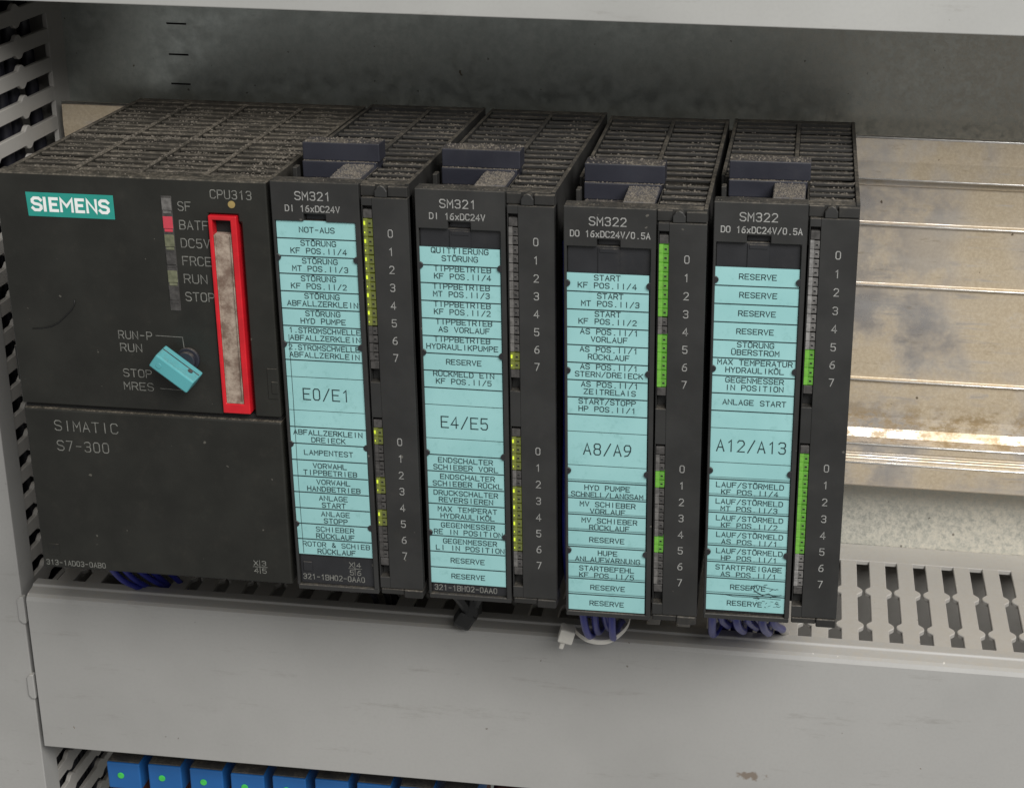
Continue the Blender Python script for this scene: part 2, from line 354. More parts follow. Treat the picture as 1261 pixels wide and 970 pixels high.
# ---- slotted cable ducts: local x = length, y = depth (0 front, 80 back), z = width (0..60)
def finger_mesh():
    hw = 2.85
    def side(sg):
        out = []
        for yc in (21, 45):
            out += [(sg * hw, yc - 2.9), (sg * (hw + .55), yc - 2.2)]
            out += [(sg * (hw + .55 + 1.25 * math.cos(t)), yc + 1.9 * math.sin(t)) for t in [math.radians(a) for a in (-70, -35, 0, 35, 70)]]
            out += [(sg * (hw + .55), yc + 2.2), (sg * hw, yc + 2.9)]
        return out
    r = [(hw, 5.8)] + side(1) + [(hw, 67.2)]
    l = [(-hw, 5.8)] + side(-1) + [(-hw, 67.2)]
    return MB().prism(r + l[::-1], 0, 1.7, 'z').mesh('finger', 'pvc_f', .25)
FM = finger_mesh()
def duct(name, loc, rot, length, label, wall_z, offset, skip=(), mat='pvc', ends=0.0, cover_ext=0.0, slim=1.0):
    e = empty(name, loc, rot); tag(e, label, 'cable duct')
    mb = MB(); mb.box(0, length, 78.3, 79.8, 1.72, 58.28)                                   # base
    oz = 58.3 if wall_z == 0 else 0.0
    mb.box(0, length, 5.8, 79.8, oz, oz + 1.7); obj('channel', mb.mesh('channel', 'pvc_f', .2), e)
    vz = 0.0 if wall_z == 0 else 58.3
    obj('side_wall', MB().box(0, length, 67.0, 79.8, vz, vz + 1.7).mesh('side_wall', 'pvc_f', .2), e)
    x = offset
    while x < length - 2:
        if not any(abs(x - s) < 1 for s in skip):
            o = obj('finger', FM, e, (x, random.uniform(-.2, .2), vz)); o.rotation_euler.z = random.uniform(-.003, .003); o.scale.x = slim
        x += 10
    a, b = -cover_ext, length + ends                                                        # clip-on cover
    pr = [(9.2, 60.9), (5.2, 60.9), (4.7, 60.2), (.9, 59.6), (-.3, 58.9), (-1.0, 57.6), (-1.0, -.7), (-.8, -.9), (9.2, -.9), (9.2, -.1), (.6, -.1), (.6, 57.4), (1.2, 58.9), (5, 59.5), (5.5, 60.2), (9.2, 60.2)]
    obj('cover', MB().prism(pr, a, b, 'x').mesh('cover', mat, .15), e)
    return e
hx0 = -108.2
hd_ = duct('cable_duct', (hx0, 41, -94.3), (0, 0, 0), 560, 'long grey slotted cable duct with smooth cover running below the modules', 60, 180.9 - hx0 - 280,
     [x - hx0 for x in (-79.1, -69.1, 10.9, 50.9, 80.9, 90.9, 130.9, 140.9)])
duct('cable_duct', (-111.0, 42.0, -210), (0, -math.pi / 2, 0), 372, 'upright grey slotted cable duct standing left of the controller', 0, 3.3, slim=.86)
for z0, z1 in ((-46.0, -35.6), (-76.0, -66.3)):
    obj('end_tab', MB().prism([(-3.6, z0 + 94.3 + 1.4), (-2.4, z0 + 94.3), (-1.05, z0 + 94.3), (-1.05, z1 + 94.3), (-2.4, z1 + 94.3), (-3.6, z1 + 94.3 - 1.4)], -.9, 1.4, 'y').mesh('end_tab', 'pvc', .3), hd_)
duct('cable_duct', (-230, 41, 167.2), (0, 0, 0), 700, 'grey cable duct running along the top above the modules', 0, 5, mat='pvc_top')

# ================================================================== MODULES
POSE = {'CPU': ((-79.07, -0.985, 0.222), (-0.00838, -0.00914, -0.0116)), 'SM1': ((2.198, -2.301, 1.56), (-0.0112, -0.01401, -0.0157)),
        'SM2': ((42.403, -1.126, 1.145), (-0.00729, -0.01027, -0.01496)), 'SM3': ((84.106, -1.9, -0.844), (0.01278, -0.00908, -0.00073)), 'SM4': ((124.898, -1.727, 1.532), (-0.00966, -0.01182, 0.00064))}
def pose(k):
    l, r = POSE[k]; return Matrix.Translation(Vector(l)) @ Euler(r).to_matrix().to_4x4()
PITCH = 5.236; Z0 = 111.2; Z1 = 48.6
DEP = 105.0
# ---- shared meshes of the signal modules
rib_full = MB().box(1.25, 20.3, -.85, .85, 123.4, 124.4).box(21.7, 37.75, -.85, .85, 123.4, 124.4).mesh('vent_rib', 'rib', .2)
rib_short = MB().box(25.2, 37.75, -.85, .85, 123.4, 124.4).mesh('vent_rib', 'rib', .2)
def hous():
    mb = MB()
    mb.box(0.2, 1.2, 6.3, DEP, 3, 118).box(0.2, 1.2, 30.2, DEP, 118, 124.9)          # left wall, low at the front recess
    mb.box(37.8, 38.9, 2.5, DEP, 2, 124.9)
    mb.box(1.2, 37.8, 8.3, DEP, 1.5, 4).box(1.2, 37.8, DEP - 1.5, DEP, 4, 124.8)
    mb.box(1.2, 37.8, 8.3, DEP - 1.5, 112, 113)                                         # dark floor under the vents
    mb.box(1.25, 37.75, 100.5, DEP - 1.5, 122.6, 124.85)
    mb.box(25.0, 37.75, 2.5, 6.2, 113, 124.6).box(24.9, 25.1, 6.25, 22, 113, 124.5)
    mb.box(1.25, 24.85, 29.2, 31.2, 113, 124.6)
    return mb.mesh('housing', 'sm_side', .25)
HM = hous()
BAR = MB().box(20.35, 21.65, 31.3, 100.4, 121.5, 124.75).mesh('vent_bar', 'rib', .2)
def doorm():
    mb = MB(); t = 5.5
    mb.prism([(0, 0), (0, 125), (25.2, 125), (25.2, 0), (23.8, 0), (23.8, 113.7), (15.5, 113.7), (15.5, 115.9), (9.1, 115.9), (9.1, 113.7), (.8, 113.7), (.8, 0)], 0, t, 'y')
    mb.box(.82, 23.78, 1.3, t - .05, .02, 113.68, 1).box(9.12, 15.48, 2.2, t - .05, 113.7, 115.88, 1)
    mb.box(.1, 25.1, .3, t + 2.5, -1.6, 0)
    return mb.mesh('front_door', ['sm', 'door_in'], .22)
DM = doorm()
TABM = MB().box(9.3, 15.3, .95, 1.29, 104.5, 113.2).box(9.8, 14.8, .75, .95, 111.9, 113.1).mesh('door_tab', 'door_in', .15)
def panelm():
    mb = MB()
    mb.box(28.75, 38.9, .2, 5.8, .8, 121.2).box(25.75, 28.75, .2, 5.8, 118.9, 121.2).box(25.75, 28.75, .2, 5.8, 55.9, 66.8).box(25.75, 28.75, .2, 5.8, .8, 4.4)
    mb.box(25.75, 26.0, .2, 5.8, 66.8, 118.9).box(25.75, 26.0, .2, 5.8, 4.4, 55.9)
    mb.box(26.0, 28.75, 3.2, 5.8, 66.8, 118.9).box(26.0, 28.75, 3.2, 5.8, 4.4, 55.9)
    return mb.mesh('number_panel', 'sm', .3)
PM = panelm()
FOOT = MB().box(25.8, 33, .6, 8, -1.5, .4).box(33, 38.7, .1, 8, -2.2, .5).mesh('foot_lip', 'sm_side', .3)
KNOB = MB().prism([(29.6, 121.3), (29.6, 123), (30.4, 124.2), (31.4, 124.7), (32.4, 124.2), (33.1, 123), (33.1, 121.3)], .3, 3.2, 'y').mesh('hinge_knob', 'sm', .2)
HOOD = MB().box(25.3, 29.5, 1.6, 2.48, 121.3, 124.4).box(33.2, 38.8, .9, 2.48, 121.4, 124.3).mesh('hood', 'sm_side', .2)
def latchm():
    mb = MB()
    mb.box(2.7, 25.4, 22.2, 29.1, 125.7, 131.0).box(2.7, 24.6, 21.3, 29.1, 120.8, 125.7).box(2.9, 15.2, 18.6, 29.1, 113.05, 120.8).box(2.9, 24.5, 21.5, 29.0, 113.05, 120.8)
    return mb.mesh('release_latch', 'latch', .3, 2)
LM = latchm()
TPM = MB().box(15.4, 24.2, 5.6, 21.25, 123.4, 125.2).box(15.6, 24.0, 5.6, 8, 113.05, 123.4).mesh('latch_tab', 'tab', .3)
POST = MB().box(.9, 2.2, 17.5, 21, 112.9, 124.6).mesh('guide_post', 'sm_side', .2)
CLIP = MB().prism([(math.cos(a) * 1.25, math.sin(a) * 1.05) for a in [math.radians(x) for x in (90, 60, 30, 0, -30, -60, -90)]], -.12, .5, 'y').mesh('label_clip', 'door_in', .08)
CLIPR = MB().prism([(-math.cos(a) * 1.25, math.sin(a) * 1.05) for a in [math.radians(x) for x in (90, 60, 30, 0, -30, -60, -90)]], -.12, .5, 'y').mesh('label_clip', 'door_in', .08)
def ledm(mat, dim, spot=False):
    mb = MB()
    for z0, z1, yo in ((.12, 2.5, 0), (2.62, 5.1, .06)):
        mb.box(-1.25, -.15, yo, 2.6, z0, z1).box(-.13, 1.25, yo + .12, 2.6, z0 + .05, z1 - .25, 3)
        mb.box(.15, .95, yo + .06, .4, z0 + .85, z0 + 1.5, 1)
    mb.box(-1.25, 1.25, .5, 2.55, 2.5, 2.62, 1)
    if spot: mb.box(-1.2, -.6, -.05, .3, 3.3, 4.5, 2).box(-1.1, -.7, -.05, .3, .9, 1.5, 2)
    return mb.mesh('led', [mat, 'black', 'led_spot', dim], .12)
LEDS = {'y': ledm('led_yel', 'led_yel_dim', True), 'g': ledm('led_grn', 'led_grn_dim'), 'd': ledm('led_dark', 'led_dark'), 'm': ledm('led_grey', 'led_dark'), 'p': ledm('led_pale', 'led_grey')}
CAP = MB().box(-1.25, 1.25, .1, 2.6, 0, 2.4).mesh('led_cap', 'led_dark', .15)
DIG = {}
for k in range(8):
    mb = MB(); text(mb, str(k), -.66, .66, -1.05, 2.1, .26, .14); DIG[k] = mb.mesh('lettering', 'pr_white')
dust_pts = []                                                                              # (world position mm, size)

def strip(mod, x0, x1, ztop, rows, big, off_hi, off_lo, clips, extra=None, tilt=0.0, height=103.9, wave=0.0, double=False):
    """printed paper strip: 8 rows, big address, 8 rows"""
    n = 26; rh = height / 20
    def yw(z):                                                                             # gentle curl of the paper
        t = (ztop - z) / height
        return .62 - wave * max(0, math.sin((t - .55) / .45 * math.pi)) if t > .55 else .62
    mb = MB(); zs = [ztop - height * k / n for k in range(n + 1)]
    for a, b in zip(zs, zs[1:]):
        mb.poly([(x0, yw(a), a), (x1, yw(a), a), (x1, yw(b), b), (x0, yw(b), b)])
        mb.poly([(x0, yw(a) + .25, a), (x0, yw(b) + .25, b), (x1, yw(b) + .25, b), (x1, yw(a) + .25, a)])
        mb.poly([(x0, yw(a), a), (x0, yw(b), b), (x0, yw(b) + .25, b), (x0, yw(a) + .25, a)])
        mb.poly([(x1, yw(a), a), (x1, yw(a) + .25, a), (x1, yw(b) + .25, b), (x1, yw(b), b)])
    mb.poly([(x0, yw(ztop), ztop), (x0, yw(ztop) + .25, ztop), (x1, yw(ztop) + .25, ztop), (x1, yw(ztop), ztop)])
    me = mb.mesh('label_strip', 'paper')
    so = obj('label_strip', me, mod); so['label'] = 'turquoise paper strip printed with rows of black lettering'
    rl = MB()
    def line(z, wd, a=x0 + .02, b=x1 - .02, dy=0): rl.poly([(a, yw(z) - .05 - dy, z - wd / 2), (b, yw(z) - .05 - dy, z - wd / 2), (b, yw(z) - .05 - dy, z + wd / 2), (a, yw(z) - .05 - dy, z + wd / 2)])
    for k in list(range(1, 9)) + list(range(12, 20)):
        z = ztop - rh * k; line(z, .34)
        if double and k >= 12: line(z + .62, .14)
    line(ztop - rh * 9, .17); line(ztop - rh * 11, .17)
    if extra: extra(rl, yw)
    obj('ruling', rl.mesh('ruling', 'ink'), so)
    xc = (x0 + x1) / 2
    for k, r in enumerate(rows):
        kk = k if k < 8 else k + 4
        zt = ztop - rh * kk; off = off_hi if k < 8 else off_lo
        mb = MB(); ls = r.split('|'); zc = zt - rh / 2 + off; y = yw(zc) - .07; jx = random.uniform(-.5, .5)
        def ln(s, zb): ctext(mb, s, xc + jx + .3, min(1.5, 21.2 / len(s)), zb, 1.45, .235, y, jit=.03)
        if len(ls) == 1: ln(ls[0], zt - rh / 2 - .72 + off * .4)
        else: ln(ls[0], zc + .50); ln(ls[1], zc - 1.75)
        lettering(so, mb, 'ink')
    mb = MB(); ctext(mb, big, xc + .1, 2.9, ztop - rh * 10 - 1.75, 3.4, .34, yw(ztop - rh * 10) - .07); lettering(so, mb, 'ink')
    return so

def sm_module(key, label, t1, t2, t2x, up_led, lo_led, ledmat, offmat, serial=None, cross=None, stripargs=None, order=0):
    l, r = POSE[key]; e = empty('signal_module', l, r); tag(e, label, 'plc module', 'signal modules beside the controller')
    hs = obj('housing', HM, e)
    y = 9.2
    while y < 30: obj('vent_rib', rib_short, hs, (0, y, random.uniform(-.15, .1))); y += 5.75
    y = 34.0
    while y < 99.5: obj('vent_rib', rib_full, hs, (0, y, random.uniform(-.15, .1))); y += 5.75
    obj('vent_bar', BAR, hs)
    d = obj('front_door', DM, e); obj('door_tab', TABM, d)
    for z in (103.0, 77.1, 46.1, 20.3):
        obj('label_clip', CLIP, d, (.55, 0.1, z)); obj('label_clip', CLIPR, d, (24.0, 0.1, z))
    mb = MB(); text(mb, t1, 7.1, 17.1, 119.9, 2.25, .30, -.03); lettering(d, mb, 'pr_white')
    mb = MB(); text(mb, t2, t2x[0], t2x[1], 116.6, 1.65, .27, -.03); lettering(d, mb, 'pr_white')
    if serial:
        mb = MB(); text(mb, serial, 1.6, 20.6, serial_z.get(key, 1.4), 1.65, .25, 1.24); lettering(d, mb, 'pr_dim')
    if cross:
        mb = MB(); cx, cz = 17.9, 5.9
        for ch, dx, dz in zip(cross, (-1.7, .5, -1.7, .5), (.5, .5, -2.1, -2.1)): text(mb, ch, cx + dx, cx + dx + 1.2, cz + dz, 1.5, .22, 1.24)
        ribbon(mb, [(cx - .1, cz - 2.2), (cx - .1, cz + 2.2)], .18, 1.2); ribbon(mb, [(cx - 2, cz), (cx + 2, cz)], .18, 1.21); lettering(d, mb, 'pr_dim')
        mb = MB(); mb.box(1.8, 4.6, .95, 1.29, 4.2, 7.4); obj('lock_mark', mb.mesh('lock_mark', 'door_in', .2), d)
    p = obj('number_panel', PM, e)
    for zz in (Z0, Z1):
        for k in range(8): obj('lettering', DIG[k], p, (33.7, 0, zz - PITCH * k + random.uniform(-.05, .05)))
    for zz, st in ((Z0, up_led), (Z1, lo_led)):
        for k in range(8): obj('led', LEDS[ledmat if k in st else offmat], e, (27.35, .18, zz + 1.35 - 2.55 - PITCH * k + .05))
        obj('led_cap', CAP, e, (27.35, .2, zz + 1.35 + 2.75))
        obj('led_cap', CAP, e, (27.35, .25, zz + 1.35 - 2.55 - PITCH * 7 - 2.5))
    obj('foot_lip', FOOT, e); obj('hinge_knob', KNOB, e); obj('hood', HOOD, e)
    la = obj('release_latch', LM, e); obj('latch_tab', TPM, la); obj('guide_post', POST, e)
    strip(e, **stripargs)
    m = pose(key)
    def put(n, xr, yr, z, s, fn=None):
        for _ in range(n):
            x = random.uniform(*xr); yy = random.uniform(*yr)
            if fn and not fn(x, yy): continue
            dust_pts.append((m @ Vector((x, yy, z)), abs(random.gauss(0, s * .75)) + .10))
    put(420, (15.6, 24), (6, 21), 125.25, .2); put(120, (2.9, 25.2), (22.5, 29), 131.05, .25)
    put(110, (3, 25), (21.4, 22.1), 125.75, .15); put(50, (3, 15), (18.7, 21.2), 120.9, .15)
    k = [1.0, 1.0, .8, .45][order]
    def onrib(x, yy):
        q = (yy - 9.2) % 5.75 if yy < 30 else (yy - 34) % 5.75
        return q < .9 or q > 4.85
    put(int(900 * k), (29, 36), (7, 98), 124.45, .22, onrib); put(int(500 * k), (6, 14), (33, 98), 124.45, .2, onrib); put(int(600 * k), (1.5, 37.5), (32, 98), 124.45, .16, onrib)
    put(int(160 * k), (25.3, 37.5), (7, 30), 124.45, .3, onrib); put(60, (1, 38), (.5, 3), 125.0, .12, lambda x, yy: x < 25)
    return e

serial_z = {'SM1': 1.5, 'SM2': .9}
def ex1(rl, yw):
    for a, b in ((80, 60), (60, 40), (40, 25), (25, 10.5)): rl.poly([(2.35, yw(a) - .06, a), (2.5, yw(a) - .06, a), (2.5, yw(b) - .06, b), (2.35, yw(b) - .06, b)])
def ex4(rl, yw):                                                                            # smeared old print on the last two rows
    for k in range(26):
        x = random.uniform(14.5, 22.5); z = random.uniform(3.2, 10.8)
        ribbon(rl, [(x, z), (x + random.uniform(.2, .9), z + random.uniform(-.4, .5))], random.uniform(.08, .2), yw(z) - .09 - k * .003)
    ribbon(rl, [(13.2, 8.8), (15.5, 10.2), (18, 9.6), (21, 9.0)], .16, .5); ribbon(rl, [(6, 6.6), (9, 6.1), (15, 6.2), (22.5, 5.9)], .15, .49)
    ribbon(rl, [(15, 8.2), (17.2, 7.0), (19, 7.6), (20.4, 6.9), (22.6, 7.3)], .26, .485)
P4, P3, P2 = 'KF POS.II/4', 'MT POS.II/3', 'KF POS.II/2'
sm_module('SM1', 'signal module beside the controller, label strip headed NOT-AUS with address E0/E1', 'SM321', 'DI 16xDC24V', (4.1, 19.6), {0, 1, 2, 3, 4, 5}, {0, 3, 5}, 'y', 'd', '321-1BH02-0AA0', 'X456',
    dict(x0=.95, x1=23.65, ztop=113.75, big='E0/E1', off_hi=.12, off_lo=-.25, clips=None, extra=ex1, wave=.5, height=103.6,
    rows=['NOT-AUS', 'STÖRUNG|' + P4, 'STÖRUNG|' + P3, 'STÖRUNG|' + P2, 'STÖRUNG|ABFALLZERKLEIN', 'STÖRUNG|HYD PUMPE', '1.STROMSCHWELLE|ABFALLZERKLEIN', '2.STROMSCHWELLE|ABFALLZERKLEIN',
          'ABFALLZERKLEIN|DREIECK', 'LAMPENTEST', 'VORWAHL|TIPPBETRIEB', 'VORWAHL|HANDBETRIEB', 'ANLAGE|START', 'ANLAGE|STOPP', 'SCHIEBER|RÜCKLAUF', 'ROTOR & SCHIEB|RÜCKLAUF']), 0)
sm_module('SM2', 'signal module with label strip headed QUITTIERUNG and address E4/E5, second from the controller', 'SM321', 'DI 16xDC24V', (4.1, 19.6), {7}, {0, 1, 3, 4, 5, 6}, 'y', 'm', '321-1BH02-0AA0', None,
    dict(x0=.75, x1=23.5, ztop=108.3, big='E4/E5', off_hi=.55, off_lo=-.2, clips=None, height=104.7,
    rows=['QUITTIERUNG|STÖRUNG', 'TIPPBETRIEB|' + P4, 'TIPPBETRIEB|' + P3, 'TIPPBETRIEB|' + P2, 'TIPPBETRIEB|AS VORLAUF', 'TIPPBETRIEB|HYDRAULIKPUMPE', 'RESERVE', 'RÜCKMELD EIN|KF POS.II/5',
          'ENDSCHALTER|SCHIEBER VORL', 'ENDSCHALTER|SCHIEBER RÜCKL', 'DRUCKSCHALTER|REVERSIEREN', 'MAX TEMPERAT|HYDRAULIKÖL', 'GEGENMESSER|RE IN POSITION', 'GEGENMESSER|LI IN POSITION', 'RESERVE', 'RESERVE']), 1)
sm_module('SM3', 'signal module with label strip address A8/A9, third from the controller, white cable tie below', 'SM322', 'DO 16xDC24V/0.5A', (1.9, 23.6), {0, 1, 2, 3, 5, 6, 7}, {1, 5}, 'g', 'm', None, None,
    dict(x0=.75, x1=23.45, ztop=105.9, big='A8/A9', off_hi=.3, off_lo=-.3, clips=None, height=105.5, double=True,
    rows=['START|' + P4, 'START|' + P3, 'START|' + P2, 'AS POS.II/1|VORLAUF', 'AS POS.II/1|RÜCKLAUF', 'AS POS.II/1|STERN/DREIECK', 'AS POS.II/1|ZEITRELAIS', 'START/STOPP|HP POS.II/1',
          'HYD PUMPE|SCHNELL/LANGSAM', 'MV SCHIEBER|VORLAUF', 'MV SCHIEBER|RÜCKLAUF', 'RESERVE', 'HUPE|ANLAUFWARNUNG', 'STARTBEFEHL|KF POS.II/5', 'RESERVE', 'RESERVE']), 2)
LS = 'LAUF/STÖRMELD|'
sm_module('SM4', 'rightmost signal module, label strip with address A12/A13 and smudged last rows', 'SM322', 'DO 16xDC24V/0.5A', (2.1, 23.8), {6, 7}, {0, 1, 2, 3, 4, 5}, 'g', 'p', None, None,
    dict(x0=.8, x1=23.65, ztop=106.6, big='A12/A13', off_hi=.25, off_lo=-.25, clips=None, height=105.3, double=True, extra=ex4,
    rows=['RESERVE', 'RESERVE', 'RESERVE', 'RESERVE', 'STÖRUNG|ÜBERSTROM', 'MAX TEMPERATUR|HYDRAULIKÖL', 'GEGENMESSER|IN POSITION', 'ANLAGE START',
          LS + P4, LS + P3, LS + P2, LS + 'AS POS.II/1', LS + 'HP POS.II/1', 'STARTFREIGABE|AS POS.II/1', 'RESERVE', 'RESERVE']), 3)

# ================================================================== CONTROLLER
l, r = POSE['CPU']; e = empty('controller', l, r)
tag(e, 'wide black controller with teal maker logo, red card frame and turquoise key', 'plc controller')
W = 79.5
mb = MB()
mb.box(0.3, 1.6, 6.3, DEP, 2, 124.6).box(W - 1.5, W - .3, 6.3, DEP, 2, 124.6).box(1.6, W - 1.5, 8.3, DEP, 1.5, 4).box(1.6, W - 1.5, DEP - 1.5, DEP, 4, 124.5).box(1.6, W - 1.5, 8.3, DEP - 1.5, 116, 117)
mb.box(1.65, W - 1.55, 6.35, 8.2, 4, 124.5).box(1.65, W - 1.55, 46.6, 48.6, 117.05, 124.9).box(1.65, W - 1.55, 99, DEP - 1.55, 117.05, 124.7)
hs = obj('housing', mb.mesh('housing', 'cpu_top', .3), e)
segs = [(1.7, 19.2), (20.8, 38.6), (40.6, 58.4), (60.0, 77.9)]
ribc = [MB().box(a, b, -1.0, 1.0, 123.2, 124.3).mesh('vent_rib', 'cpu_top', .25) for a, b in segs]
for x in (20, 39.6, 59.2): obj('vent_bar', MB().box(x - .75, x + .75, 8.3, 46.5, 120, 124.55).box(x - .75, x + .75, 48.7, 98.9, 120, 124.55).mesh('vent_bar', 'cpu_top', .25), hs)
for ya, yb in ((11.0, 45), (51.5, 98)):
    y = ya
    while y < yb:
        for rm in ribc: obj('vent_rib', rm, hs, (0, y, random.uniform(-.2, .1)))
        y += 5.4
# upper front: plate with the card slot opening cut out of it
mb = MB(); T = 6.3
mb.prism([(0, 54.7), (0, 125), (W, 125), (W, 54.7), (71.8, 54.7), (71.8, 113.2), (71.0, 113.2), (71.0, 115.4), (62.2, 115.4), (62.2, 54.7)], 0, T, 'y').box(62.22, 71.78, 4.2, T - .02, 54.75, 115.3)
fp = obj('front_panel', mb.mesh('front_panel', 'cpu', .35), e)
mb = MB(); mb.box(0, W, .15, T, 0, 53.2); fl = obj('lower_flap', mb.mesh('lower_flap', 'cpu', .7, 2), e)
obj('joint_strip', MB().box(.4, W - .4, 1.6, T, 53.2, 54.7).mesh('joint_strip', 'black'), e)
obj('side_latch', MB().box(76.2, 79.2, -.25, 0, 60.5, 70).box(77.4, 79.3, -.5, -.25, 62.2, 66).mesh('side_latch', 'cpu', .2), e)
obj('side_latch', MB().box(-1.0, 0, 1, 5, 61.5, 72.5).mesh('side_latch', 'cpu', .3), e)
# logo
lg = obj('logo_plate', MB().prism([(8.85, 119.45), (34.8, 119.45), (34.8, 112.45), (9.1, 112.45)], -.18, 0, 'y').mesh('logo_plate', 'logo', .05), e)
mb = MB()
for ch, x0, cw in (('S', 10.7, 2.5), ('I', 14.05, .6), ('E', 16.0, 2.0), ('M', 19.2, 3.3), ('E', 23.75, 2.0), ('N', 27.0, 2.55), ('S', 30.75, 2.4)):
    for q, st in enumerate(G[ch]): ribbon(mb, [(x0 + (a / 4 * cw), 114.35 + b_ / 6 * 3.45) for a, b_ in st], (.86 if ch not in 'MN' else .76), -.24 - .006 * q)
lettering(lg, mb, 'logo_w')
# prints
def cprint(par, s, x0, x1, z, h, wd, y=-.03, mat='pr_dim', fill=.70):
    mb = MB(); text(mb, s, x0, x1, z, h, wd, y, fill=fill); return lettering(par, mb, mat)
cprint(fp, 'CPU313', 63.4, 75.2, 119.9, 2.35, .27)
for s, z, x1 in (('SF', 117.2, 57.3), ('BATF', 111.8, 62.0), ('DC5V', 106.5, 62.0), ('FRCE', 101.25, 62.0), ('RUN', 95.95, 60.4), ('STOP', 90.6, 62.1)): cprint(fp, s, 53.7, x1, z - 1.25, 2.5, .26)
cprint(fp, 'RUN-P', 32.3, 42.3, 76.8, 2.3, .25); cprint(fp, 'RUN', 32.5, 38.9, 72.9, 2.3, .25); cprint(fp, 'STOP', 32.6, 41.1, 65.0, 2.3, .25); cprint(fp, 'MRES', 32.4, 41.3, 60.9, 2.3, .25)
mb = MB(); ribbon(mb, [(43.6, 78.2), (51.6, 78.1), (51.8, 75)], .18, -.03); ribbon(mb, [(43.4, 61.8), (50.5, 61.6)], .18, -.03); lettering(fp, mb, 'pr_dim', 'print_line')
cprint(fl, 'SIMATIC', 9.2, 28.8, 46.4, 3.1, .27, .12); cprint(fl, 'S7-300', 9.3, 25.4, 39.9, 3.1, .27, .12); cprint(fl, '313-1AD03-0AB0', 1.2, 20.2, 1.1, 1.6, .22, .12)
mb = MB(); cx, cz = 69.7, 5.3
for ch, dx, dz in zip('X345', (-1.9, .6, -1.9, .6), (.5, .5, -2.0, -2.0)): text(mb, ch, cx + dx, cx + dx + 1.25, cz + dz, 1.5, .22, .12)
ribbon(mb, [(cx - .1, cz - 2.2), (cx - .1, cz + 2.2)], .18, .11); ribbon(mb, [(cx - 2.2, cz), (cx + 2.2, cz)], .18, .10); lettering(fl, mb, 'pr_dim')
mb = MB(); mb.box(2.4, 5.8, 0, .14, 4.5, 8.3); lm_ = obj('lock_mark', mb.mesh('lock_mark', 'cpu', .06), fl); obj('lock_hole', MB().cyl((4.2, 7.1), .45, -.04, .1, 10).mesh('lock_hole', 'black'), lm_)
obj('indicator_dot', MB().cyl((69.35, 118.3), 1.05, -.12, 0, 20).mesh('indicator_dot', 'dot'), fp)
# status lamps
sl = obj('status_strip', MB().box(48.85, 51.95, -.12, 0, 86.2, 120.0).mesh('status_strip', 'led_dark', .05), e)
for k, mt in enumerate(('led_grey', 'led_red', 'led_olive', 'led_dark', 'led_olive', 'led_dark')):
    z = 117.2 - 5.3 * k
    obj('led', MB().box(49.0, 51.8, -.4, -.13, z - 1.3, z + 2.2).box(49.2, 51.6, -.3, -.13, z - 2.3, z - 1.45).mesh('led', mt, .1), sl)
# card slot frame
mb = MB(); mb.ring((62.45, 70.7, 55.6, 115.1), (63.6, 68.9, 58.6, 113.8), -1.0, 4.1)
cf = obj('card_frame', mb.mesh('card_frame', 'red', .3, 2), e); cf['label'] = 'upright red frame around the dusty card slot'
obj('card_face', MB().box(63.7, 68.7, -.1, 4.0, 58.7, 109.6).mesh('card_face', 'card', .1), cf)
obj('card_rim', MB().box(63.65, 64.0, -.7, -.1, 58.65, 109.4).box(68.4, 68.75, -.7, -.1, 58.65, 109.4).box(64.0, 68.4, -.7, -.1, 58.65, 59.1).mesh('card_rim', 'card', .05), cf)
obj('slot_mouth', MB().box(63.7, 68.7, 2.0, 3.9, 109.7, 113.7).mesh('slot_mouth', 'black'), cf)
obj('mode_switch', MB().cyl((52.9, 71.6), 3.5, -1.0, .1, 32).cyl((52.9, 71.6), 2.7, -2.6, -1.0, 32).mesh('mode_switch', 'latch', .25, 2), e)
cm = pose('CPU')
# key (own thing, plugged into the switch)
kb = MB(); kb.box(-6.6, 6.6, -3.2, 3.6, -2.35, 2.35)
km = kb.mesh('switch_key', 'key', .45, 2)
ke = empty('switch_key', cm @ Vector((51.2, -6.0, 70.4)), r); tag(ke, 'small turquoise plastic key plugged slantwise into the mode switch', 'key')
ko = obj('key_body', km, ke); ko.rotation_euler = (0.10, math.radians(37), 0)
obj('key_rivet', MB().cyl((-4.2, -.2), .85, -3.35, -3.1, 16).mesh('key_rivet', 'key', .05), ko)
obj('key_hole', MB().prism([(3.6 + .8 * math.cos(a), .2 + .8 * math.sin(a)) for a in [k * math.pi / 8 for k in range(16)]], 2.2, 2.42, 'z').mesh('key_hole', 'latch'), ko)
obj('key_groove', MB().box(-6.3, 6.3, .9, 1.3, 2.2, 2.40).mesh('key_groove', 'latch'), ko)
obj('key_stem', MB().cyl((1.2, .6), 1.9, 3.5, 4.3, 16).mesh('key_stem', 'latch'), ko)
# hair
hp = [(20.0, 87.9), (19.9, 86.6), (18.6, 84.6), (16.4, 82.5), (14.2, 80.6), (12.0, 79.4), (9.0, 78.7), (6.0, 78.4)]
ho = obj('hair', MB().tube([(cm @ Vector((x, -.18, z))) for x, z in hp], [.12, .18, .22, .22, .22, .20, .15, .07], 6).mesh('hair', 'hair', smooth=True)); tag(ho, 'thin black curved hair stuck on the controller front', 'hair')
def cput(n, xr, yr, z, s, fn=None):
    for _ in range(n):
        x = random.uniform(*xr); yy = random.uniform(*yr)
        if fn and not fn(x, yy): continue
        dust_pts.append((cm @ Vector((x, yy, z)), abs(random.gauss(0, s * .75)) + .10))
def crib(x, yy):
    q = (yy - 11) % 5.4 if yy < 46 else (yy - 51.5) % 5.4
    return q < 1.05 or q > 4.35
for c in (9, 29, 47, 50, 70): cput(650, (c - 3.5, c + 3.5), (9, 98), 124.35, .24, crib)
